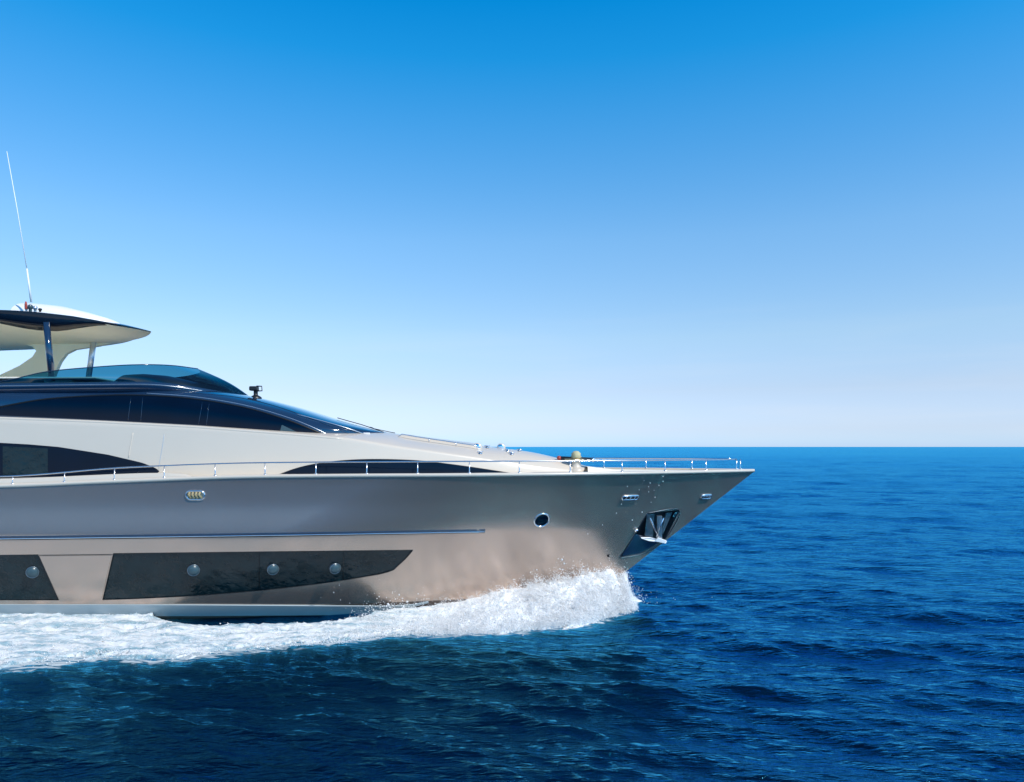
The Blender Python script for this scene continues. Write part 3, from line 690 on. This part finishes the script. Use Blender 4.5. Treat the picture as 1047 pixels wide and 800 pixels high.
# thermal camera on the wheelhouse front
cp = cpt(261.5, 407, 21.6); mb = MB(); mb.lathe([(.17, -.06), (.17, .01), (.12, .05), (.06, .08), (.06, .2), (.1, .23), (.0005, .24)], cp, n=18); camo = mb.build('searchlight', M['black'], yacht)
mb = MB(); mb.box((cp[0]-.05, cp[1], cp[2]+.27), (.24, .2, .13), bev=.03); mb.build('lamp_housing', M['black'], camo)
mb = MB(); z0 = cp[2]+.26
mb.tube([(cp[0]+.05, cp[1]-.08, z0+.075), (cp[0]+.2, cp[1]-.08, z0+.07), (cp[0]+.21, cp[1]-.08, z0-.06), (cp[0]+.05, cp[1]-.08, z0-.07)], .018, 8); mb.build('lamp_bracket', M['black'], camo)

# rails -----------------------------------------------------------------------------
RH = .30
def rail(side):
    X0 = -19 if side < 0 else -1
    pts = []
    for X in np.r_[np.linspace(-19, 5.5, 80), np.linspace(5.6, 6.55, 10)]:
        r = RH*(1 if X > -9.5 else 1-.35*smooth01(-9.5, -13, X)); p = deck_edge(X, .11, .05+r, side); pts.append(p)
    mb = MB(); mb.tube([tuple(p) for p in pts], .019, 8); rl = mb.build('guard_rail', M['rail'] if 'rail' in M else M['chrome'], yacht)
    return rl
M['rail'] = mat('rail_steel', (.70, .72, .75), .2, metal=1.)
rn = rail(-1); rf_ = rail(1)
k = 0
for side, par in ((-1, rn), (1, rf_)):
    for px in [-91, -39, 13, 66, 117, 168, 220, 271, 323, 375, 427, 480, 531, 583, 636, 680, 722, 757]:
        X = -3.
        for _ in range(20): p = deck_edge(X, .11); X = (px-523.5)/F*p[1]
        r = RH*(1 if X > -9.5 else 1-.35*float(smooth01(-9.5, -13, X)))
        a = deck_edge(X, .11, .045, side); b = deck_edge(X, .11, .05+r, side)
        if side > 0 and X < -8: continue
        mb = MB(); mb.tube([a, (a[0], a[1], a[2]+.05), b], [.026, .014, .013], 8); mb.lathe([(.045, 0), (.045, .012), (.02, .03)], a, n=12); mb.build('stanchion', M['rail'], par)

# foredeck fittings --------------------------------------------------------------------
def on_top(px, Y): # point on the deckhouse top under a pixel column at depth Y
    X = (px-523.5)/F*Y; return (X, Y, float(house_top(X, DC-Y)))
hr = []; 
for px in np.linspace(411, 487, 12): p = on_top(px, 21.1); hr.append((p[0], p[1], p[2]+.10))
mb = MB(); mb.tube([(hr[0][0]-.18, hr[0][1], hr[0][2]-.12)]+hr+[(hr[-1][0]+.03, hr[-1][1], hr[-1][2]-.1)], .014, 8)
for i in (4, 8): mb.tube([hr[i], (hr[i][0], hr[i][1], hr[i][2]-.1)], .012, 6)
mb.build('grab_rail', M['rail'], house)
# raised sun pad
rows = []
for px in np.linspace(408, 492, 30):
    X = cpt(px, 457)[0]; t = (px-408)/84; hh = .07*min(1, t*8)*min(1, (1-t)*10+.2)
    rows.append([(X, DC+y, float(house_top(X, y))+hh*(1 if abs(y) < .8 else 0)) for y in (-.86, -.84, -.8+.001, -.7, -.35, 0, .35, .7, .799, .84, .86)])
mb = MB(); mb.grid(np.array(rows)); mb.build('sun_pad', M['pad'] if 'pad' in M else M['white'], house)
for px, Y in ((488.5, 21.3), (512.5, 22.0)):
    p = on_top(px, Y); mb = MB(); mb.lathe([(.0005, -.10), (.10, -.10), (.125, -.06), (.125, .06), (.10, .10), (.0005, .10)], (p[0], p[1], p[2]+.02), 'Y', 20); vent = mb.build('deck_vent', M['white'], house)
    mb = MB(); mb.lathe([(.0005, 0), (.09, 0), (.10, -.01)], (p[0]-.01, p[1]-.105, p[2]+.02), 'Y', 20); mb.build('vent_mouth', M['chrome'], vent)
for px, Y in ((491, 20.8), (498, 21.5), (519, 21.4), (523, 21.2), (531, 21.7)):
    p = on_top(px, Y); mb = MB(); mb.lathe([(.06, 0), (.05, .03), (.02, .03), (.02, .05), (.0005, .06)], p, n=12); mb.tube([(p[0]-.08, p[1], p[2]+.05), (p[0]+.08, p[1], p[2]+.05)], .016, 8); mb.build('deck_cleat', M['chrome'], house)
# windlass
wx, wy = cpt(589, 470, 21.6)[:2]; wz = 3.90
mb = MB(); mb.lathe([(.26, -.02), (.26, .05), (.15, .08), (.12, .28), (.2, .32), (.0005, .33)], (wx, wy, wz), n=20); wl_ = mb.build('anchor_windlass', M['white'], yacht)
mb = MB(); mb.lathe([(.10, -.03), (.16, .02), (.13, .08), (.14, .12), (.07, .19), (.0005, .20)], (wx, wy, wz+.38), n=18); mb.build('windlass_cover', M['olive'], wl_)
mb = MB(); mb.tube([(wx-.46, wy-.05, wz+.37), (wx+.46, wy+.05, wz+.33)], .055, 12); mb.build('cross_bar', M['black'], wl_)
mb = MB(); mb.tube([(wx-.34, wy-.12, wz+.33), (wx+.22, wy-.14, wz+.31)], .04, 10); mb.build('brass_arm', M['brass'], wl_)
for sx in (-1, 1):
    mb = MB(); mb.lathe([(.0005, -.06), (.05, -.055), (.075, 0), (.05, .055), (.0005, .06)], (wx+sx*.5, wy+sx*.055, wz+.35-sx*.02), 'X', 14); mb.build('drum_end', M['chrome'] if sx > 0 else M['red_dark'] if 'red_dark' in M else M['red'], wl_)
# low moulded step between the deckhouse and the bow deck
rows = []
for px in np.linspace(598, 640, 14):
    X = cpt(px, 480)[0]; t = (px-598)/42; hh = .13*(1-t)**1.2+.01; w = .9-.35*t
    rows.append([(X, DC+y, 3.885+(hh if abs(y) < w*.93 else 0)) for y in (-w, -w*.92, -w*.5, 0, w*.5, w*.92, w)])
mb = MB(); mb.grid(np.array(rows)); mb.build('bow_step', M['deck'], yacht)

# ------------------------------------------------------------------ the sea
def waterline_y(X):   # Y of the hull side near the waterline
    return DC-hull_h(X, .15)
# outer edge of the wake foam, traced on the water plane
edge_px = [(-200, 700), (-80, 689), (0, 684), (50, 682), (110, 674), (160, 676), (220, 670), (270, 665), (310, 661), (350, 658), (400, 652), (450, 650), (500, 648), (570, 641), (612, 635), (634, 628), (651, 619)]
def wpt(px, py): Y = F*H/(py-457); return ((px-523.5)/F*Y, Y)
edge_w = [wpt(*p) for p in edge_px]+[(3.62, 21.2), (3.75, 22.0)]
Eout = curve([(a, b) for a, b in edge_w])
XF = 3.75   # front of the spray

def sea():
    th = np.r_[np.linspace(-math.pi, R(-52), 60)[:-1], np.linspace(R(-52), R(52), 860), np.linspace(R(52), math.pi, 60)[1:]]
    th = th[:-1]                                  # closed ring
    r = np.r_[0.6, 1.5, 2.5, 3.5, np.geomspace(4.5, 26, 420)[:], np.geomspace(26, 400, 420)[1:], np.geomspace(400, 40000, 60)[1:]]
    Rr, T = np.meshgrid(r, th, indexing='ij'); X = Rr*np.sin(T); Y = Rr*np.cos(T); n = len(th)
    dr = np.gradient(r)[:, None]*np.ones_like(X); 
    Zz = np.zeros_like(X); DX = np.zeros_like(X); DY = np.zeros_like(X)
    rng = np.random.default_rng(5); lam = np.geomspace(.22, 8.0, 160)
    for i, l in enumerate(lam):
        ang = R(67)+rng.normal(0, .42); k = 2*math.pi/l; slope = .0195*(1.0 if l < 1.0 else (1.0/l)**.42); a = slope/k; ph = rng.uniform(0, 2*math.pi)
        fade = np.clip((l/(dr*2.2)-1), 0, 1); fade = fade*fade*(3-2*fade)
        arg = k*(X*math.cos(ang)+Y*math.sin(ang))+ph
        # patchy amplitude so that crests stay short
        Zz += a*np.sin(arg)*fade; DX -= a*math.cos(ang)*np.cos(arg)*fade*-.8; DY -= a*math.sin(ang)*np.cos(arg)*fade*-.8
    for l, a, ad in ((16, .045, 60), (27, .08, 80), (11, .03, 95)):
        arg = 2*math.pi/l*(X*math.cos(R(ad))+Y*math.sin(R(ad)))+l; Zz += a*np.sin(arg)*np.clip(l/(dr*2.5)-1, 0, 1)
    # calm the water a little right beside the hull, lift the bow wave's shoulder
    Xs_ = np.clip(X, -20, 3.7); eo = Eout(Xs_); d_out = eo-Y                                   # >0 : nearer to the camera than the foam edge
    inside = (X < XF+.3) & (Y > eo-.1) & (Y < DC+4)
    amp = 1-.6*smooth01(.7, -.3, np.where((X < XF+.3) & (Y < DC+4), d_out, 2))
    Zz *= amp
    along = smooth01(4.2, 2.5, X)*smooth01(-20, -14, X)
    Zz += -.05*np.exp(-((d_out-1.2)/.8)**2)*along*(Y < DC)
    foam = np.zeros_like(X)
    band = (X < XF)&(Y < DC+.5)
    foam = np.where(band, smooth01(.9, -.3, d_out)*.52+.14*smooth01(2.4, 0, d_out), 0)*smooth01(4.0, 3.2, X)
    # dark gap of clean water just beside the hull amidships
    gap = smooth01(-9.8, -8.0, X)*smooth01(-3.2, -4.6, X)*smooth01(1.0, .6, DC-hull_h(np.clip(X, -20, 3), .15)-Y)
    foam = foam*(1-gap)
    V = np.stack([X+DX*amp, Y+DY*amp, Zz], -1).reshape(-1, 3)
    nr = len(r); i = np.arange(nr-1)[:, None]*n; j = np.arange(n)[None, :]; j2 = (j+1) % n
    Q = np.stack([i+j, i+n+j, i+n+j2, i+j2], -1).reshape(-1, 4)
    V = np.vstack([V, [[0, 0, 0]]])
    o = mesh_np('sea', V, Q[:, ::-1], M['water'])
    # close the middle
    at = o.data.attributes.new('foam', 'FLOAT', 'POINT'); at.data.foreach_set('value', np.r_[foam.ravel(), 0].astype(np.float32))
    if o.data.polygons[1000].normal.z < 0: o.data.flip_normals()
    setp(o, kind='structure'); return o
sea_o = sea()

# ------------------------------------------------------------------ foam and spray
hpx = [(330, 640, ), (395, 632), (420, 625), (460, 616), (500, 606), (540, 596), (580, 588), (610, 581), (628, 581), (640, 584)]
cr = [(-20, .20), (-13, .17), (-9.5, .15), (-7.5, .10), (-5.5, .08)]
for px, py in hpx[1:]:
    p = surf_pt(hull_h, px, py); cr.append((p[0], max(.1, p[2])))
cr += [(3.1, .70), (3.45, .42), (3.8, .05)]
Ccrest = curve([c for i, c in enumerate(sorted(cr)) if i == 0 or c[0]-sorted(cr)[i-1][0] > .05])
def foam_fields(X, t):
    """t 0 at the hull .. 1 at the outer foam edge -> Y, height"""
    yh = np.where(X < 2.9, DC-hull_h(np.minimum(X, 2.9), .35)+.10, DC+.15)
    gap = smooth01(-9.8, -8.0, X)*smooth01(-3.0, -4.6, X)*1.1
    ye = Eout(np.clip(X, -20, 3.75))
    y0 = yh-gap
    Y = y0+(ye-y0)*t
    c = Ccrest(X); bowness = smooth01(-4.5, -1.0, X)
    prof_b = (1-t)**.8*.62+.38*np.sqrt(np.clip(1-t, 0, 1))
    prof_a = .25+.75*(1-t)**2; prof_a = prof_a*np.sqrt(np.clip(1-t, 0, 1))*1.0
    prof_a = np.where(X < -4.5, prof_a*smooth01(-.02, .10, t+.02+(X < -9.5)*.1), prof_a)
    return Y, c*(prof_b*bowness+prof_a*(1-bowness))
def foam_core():
    xs_ = np.r_[np.linspace(-18, -14, 60)[:-1], np.linspace(-14, 3.8, 900)]; ts = np.linspace(0, 1.06, 150)
    X, T = np.meshgrid(xs_, ts, indexing='ij'); Y, Z = foam_fields(X, np.clip(T, 0, 1)); ye = Eout(np.clip(X, -20, 3.75)); Y = Y-(T > 1)*(T-1)*3
    bow = smooth01(-4.5, -.5, X)
    n1 = fbm(X*.9+3, Y*1.9, X*0, 6, 3, .58); n2 = fbm(X*3.0, Y*5.0, X*0+4, 5, 9, .6)
    n3 = 1-2*np.abs(fbm(X*2.2+9, Y*3.0, X*0+1, 5, 21, .6))
    bill = np.abs(fbm(X*2.4, Y*2.4, Z*2, 5, 31, .5))*2-.35
    rag = fbm((X+2.5*T)*1.1, T*1.5, X*0, 7, 50, .72)
    Zs = Z*(1+.30*n1)+bow*(.13*bill*np.sqrt(np.clip(Z, 0, 1))+.09*n2)-bow*.06+(1-bow)*(.13*n1+.05*n2+.03*n3-.02)
    Zs = Zs*smooth01(3.85, 3.15, X+.35*rag+.25*n2-.25*(1-T)); edge = smooth01(1.0, .84, T+(.58+.12*(1-bow))*rag+.30*n2+.10*n1)
    Zs = Zs*edge-.10*(1-edge)+.03*edge
    Yo = Y+(.14*fbm(X*2, Y*2, Z*2+7, 4, 61, .5))*np.minimum(1, T*6); Xo = X+.14*fbm(X*2+5, Y*2, Z*2, 4, 71, .5)
    V = np.stack([Xo, Yo, Zs], -1).reshape(-1, 3); n = len(ts); i = np.arange(len(xs_)-1)[:, None]*n; j = np.arange(n-1)[None, :]
    Q = np.stack([i+j, i+n+j, i+n+j+1, i+j+1], -1).reshape(-1, 4)
    o = mesh_np('bow_wave_foam', V, Q, M['foam'])
    th_ = np.clip((1-bow)*(.75+.5*n1)+.15*smooth01(.3, 1, T), 0, 1); at = o.data.attributes.new('thin', 'FLOAT', 'POINT'); at.data.foreach_set('value', th_.ravel().astype(np.float32))
    if np.mean([p.normal.z for p in list(o.data.polygons)[::997]]) < 0: o.data.flip_normals()
    return setp(o, 'churned white foam of the bow wave running along the yacht hull', 'foam', kind='stuff')
foam_core()

OCT_V = np.array([(1, 0, 0), (-1, 0, 0), (0, 1, 0), (0, -1, 0), (0, 0, 1), (0, 0, -1)], float)
OCT_F = np.array([(0, 2, 4), (2, 1, 4), (1, 3, 4), (3, 0, 4), (2, 0, 5), (1, 2, 5), (3, 1, 5), (0, 3, 5)])
def drops(name, C, S, label, cat):
    n = len(C); V = (OCT_V[None]*S[:, None, :]*(1+.2*RNG.normal(size=(n, 6, 1)))+C[:, None, :]).reshape(-1, 3)
    Q = (OCT_F[None]+(np.arange(n)*6)[:, None, None]).reshape(-1, 3)
    o = mesh_np(name, V, Q, M['spray']); return setp(o, label, cat, kind='stuff')
def spray_mat():
    m = bpy.data.materials.new('spray_drops'); m.use_nodes = True; nt = m.node_tree; nt.nodes.clear()
    o = nt.nodes.new('ShaderNodeOutputMaterial'); d = nt.nodes.new('ShaderNodeBsdfDiffuse'); d.inputs[0].default_value = (.97, .97, .97, 1)
    t = nt.nodes.new('ShaderNodeBsdfTranslucent'); t.inputs[0].default_value = (.97, .97, .97, 1); x = nt.nodes.new('ShaderNodeMixShader'); x.inputs[0].default_value = .5
    nt.links.new(d.outputs[0], x.inputs[1]); nt.links.new(t.outputs[0], x.inputs[2]); nt.links.new(x.outputs[0], o.inputs[0]); return m
M['spray'] = spray_mat()
def jets(nj, per, xr, tpow, vup, vout, vaft, life, size, zmin=.02, dens=None):
    """ballistic jets of fine drops leaving the foam surface"""
    X = RNG.uniform(*xr, nj); T = RNG.random(nj)**tpow
    if dens is not None:
        keep = RNG.random(nj) < dens(X, T); X = X[keep]; T = T[keep]; nj = len(X)
    Y, Z = foam_fields(X, T)
    up = RNG.gamma(2.2, vup/2.2, nj)*(.35+.65*np.sqrt(np.clip(Z, 0, 1))); ou = RNG.normal(vout, vout*.5, nj); af = RNG.normal(vaft, abs(vaft)*.5, nj)
    tl = life*(.4+.6*RNG.random(nj))
    t = (RNG.random((nj, per))**.8)*tl[:, None]; jit = RNG.normal(size=(nj, per, 3))*(.012+.10*t[..., None]/life*.8)
    P = np.stack([X[:, None]+af[:, None]*t, Y[:, None]-ou[:, None]*t, (Z*.93-.02)[:, None]+up[:, None]*t-4.9*t*t], -1)+jit
    P = P.reshape(-1, 3); P = P[P[:, 2] > zmin]
    inh = (P[:, 0] < 3.2) & (P[:, 1] > DC-hull_h(np.minimum(P[:, 0], 3.2), np.clip(P[:, 2], 0, 3))-.01); P = P[~inh]
    r = RNG.lognormal(math.log(size), .45, len(P)); return P, np.stack([r*1.2, r, r], -1)
def spray():
    A = []
    lump = lambda X, T: np.clip(.5+1.6*fbm(X*1.1, T*2.0, X*0, 4, 88, .6), .05, 1)
    A.append(jets(3000, 42, (-3.9, 3.72), .9, 1.25, .5, -.9, .30, .0058, dens=lump))
    A.append(jets(900, 40, (.5, 3.4), 1.6, 1.2, .6, -.3, .34, .0075))          # the plume round the stem
    A.append(jets(2200, 34, (-4.5, 3.7), .3, .9, 1.3, -.8, .36, .0070))            # thrown outward over the edge
    A.append(jets(2200, 22, (-14.5, -3.5), .8, .7, .4, -.8, .22, .0075, dens=lump))
    A.append(jets(600, 24, (-14.5, -3.5), .2, .5, .6, -.8, .25, .0065))
    P = np.vstack([a for a, b in A]); S = np.vstack([b for a, b in A]); print('spray drops', len(P))
    return drops('bow_spray', P, S, 'fluffy white spray thrown up from the stem of the yacht', 'spray')
spray()
def droplets():
    C = []; S = []
    n = 900; X = RNG.uniform(-3.8, 3.9, n); up = RNG.exponential(.11, n)
    Y, Z = foam_fields(X, RNG.random(n)**2*.3); C.append(np.stack([X, Y-.1-RNG.random(n)*.4, Ccrest(X)+.0+up], -1)); r = RNG.lognormal(math.log(.0075), .35, n); S.append(np.stack([r, r, r], -1))
    n = 200; X = RNG.normal(-3.3, .6, n); Y = DC-hull_h(X, .4)-.15-RNG.random(n)*.4; z = .2+RNG.exponential(.15, n)
    C.append(np.stack([X, Y, z], -1)); r = RNG.lognormal(math.log(.010), .35, n); S.append(np.stack([r, r, r*1.3], -1))
    n = 160; ang = RNG.random(n); X = 3.2+RNG.exponential(.35, n); Y = RNG.normal(21.3, .5, n); z = .15+RNG.random(n)*.7*np.exp(-(X-3.2)); C.append(np.stack([X, Y, z], -1)); r = RNG.lognormal(math.log(.007), .3, n); S.append(np.stack([r, r, r], -1))
    for px, py in ((676, 487), (663, 493.5), (661.5, 497.5), (667, 501), (661.5, 502.5), (652, 500.5), (664, 513), (629, 524), (676, 492), (655, 523), (672, 496), (657, 491), (668, 508), (640, 497), (645, 531), (615, 536), (600, 545), (634, 515)):
        p = surf_pt(hull_h, px, py)+np.array([0, -.25, 0]); C.append(p[None]); r = RNG.uniform(.008, .017); S.append(np.array([[r, r, r]]))
    return drops('water_droplets', np.vstack(C), np.vstack(S), 'loose water drops flung up beside the bronze hull', 'droplets')
droplets()

scene.render.engine = 'CYCLES'
scene.cycles.diffuse_bounces = 6; scene.cycles.max_bounces = 14
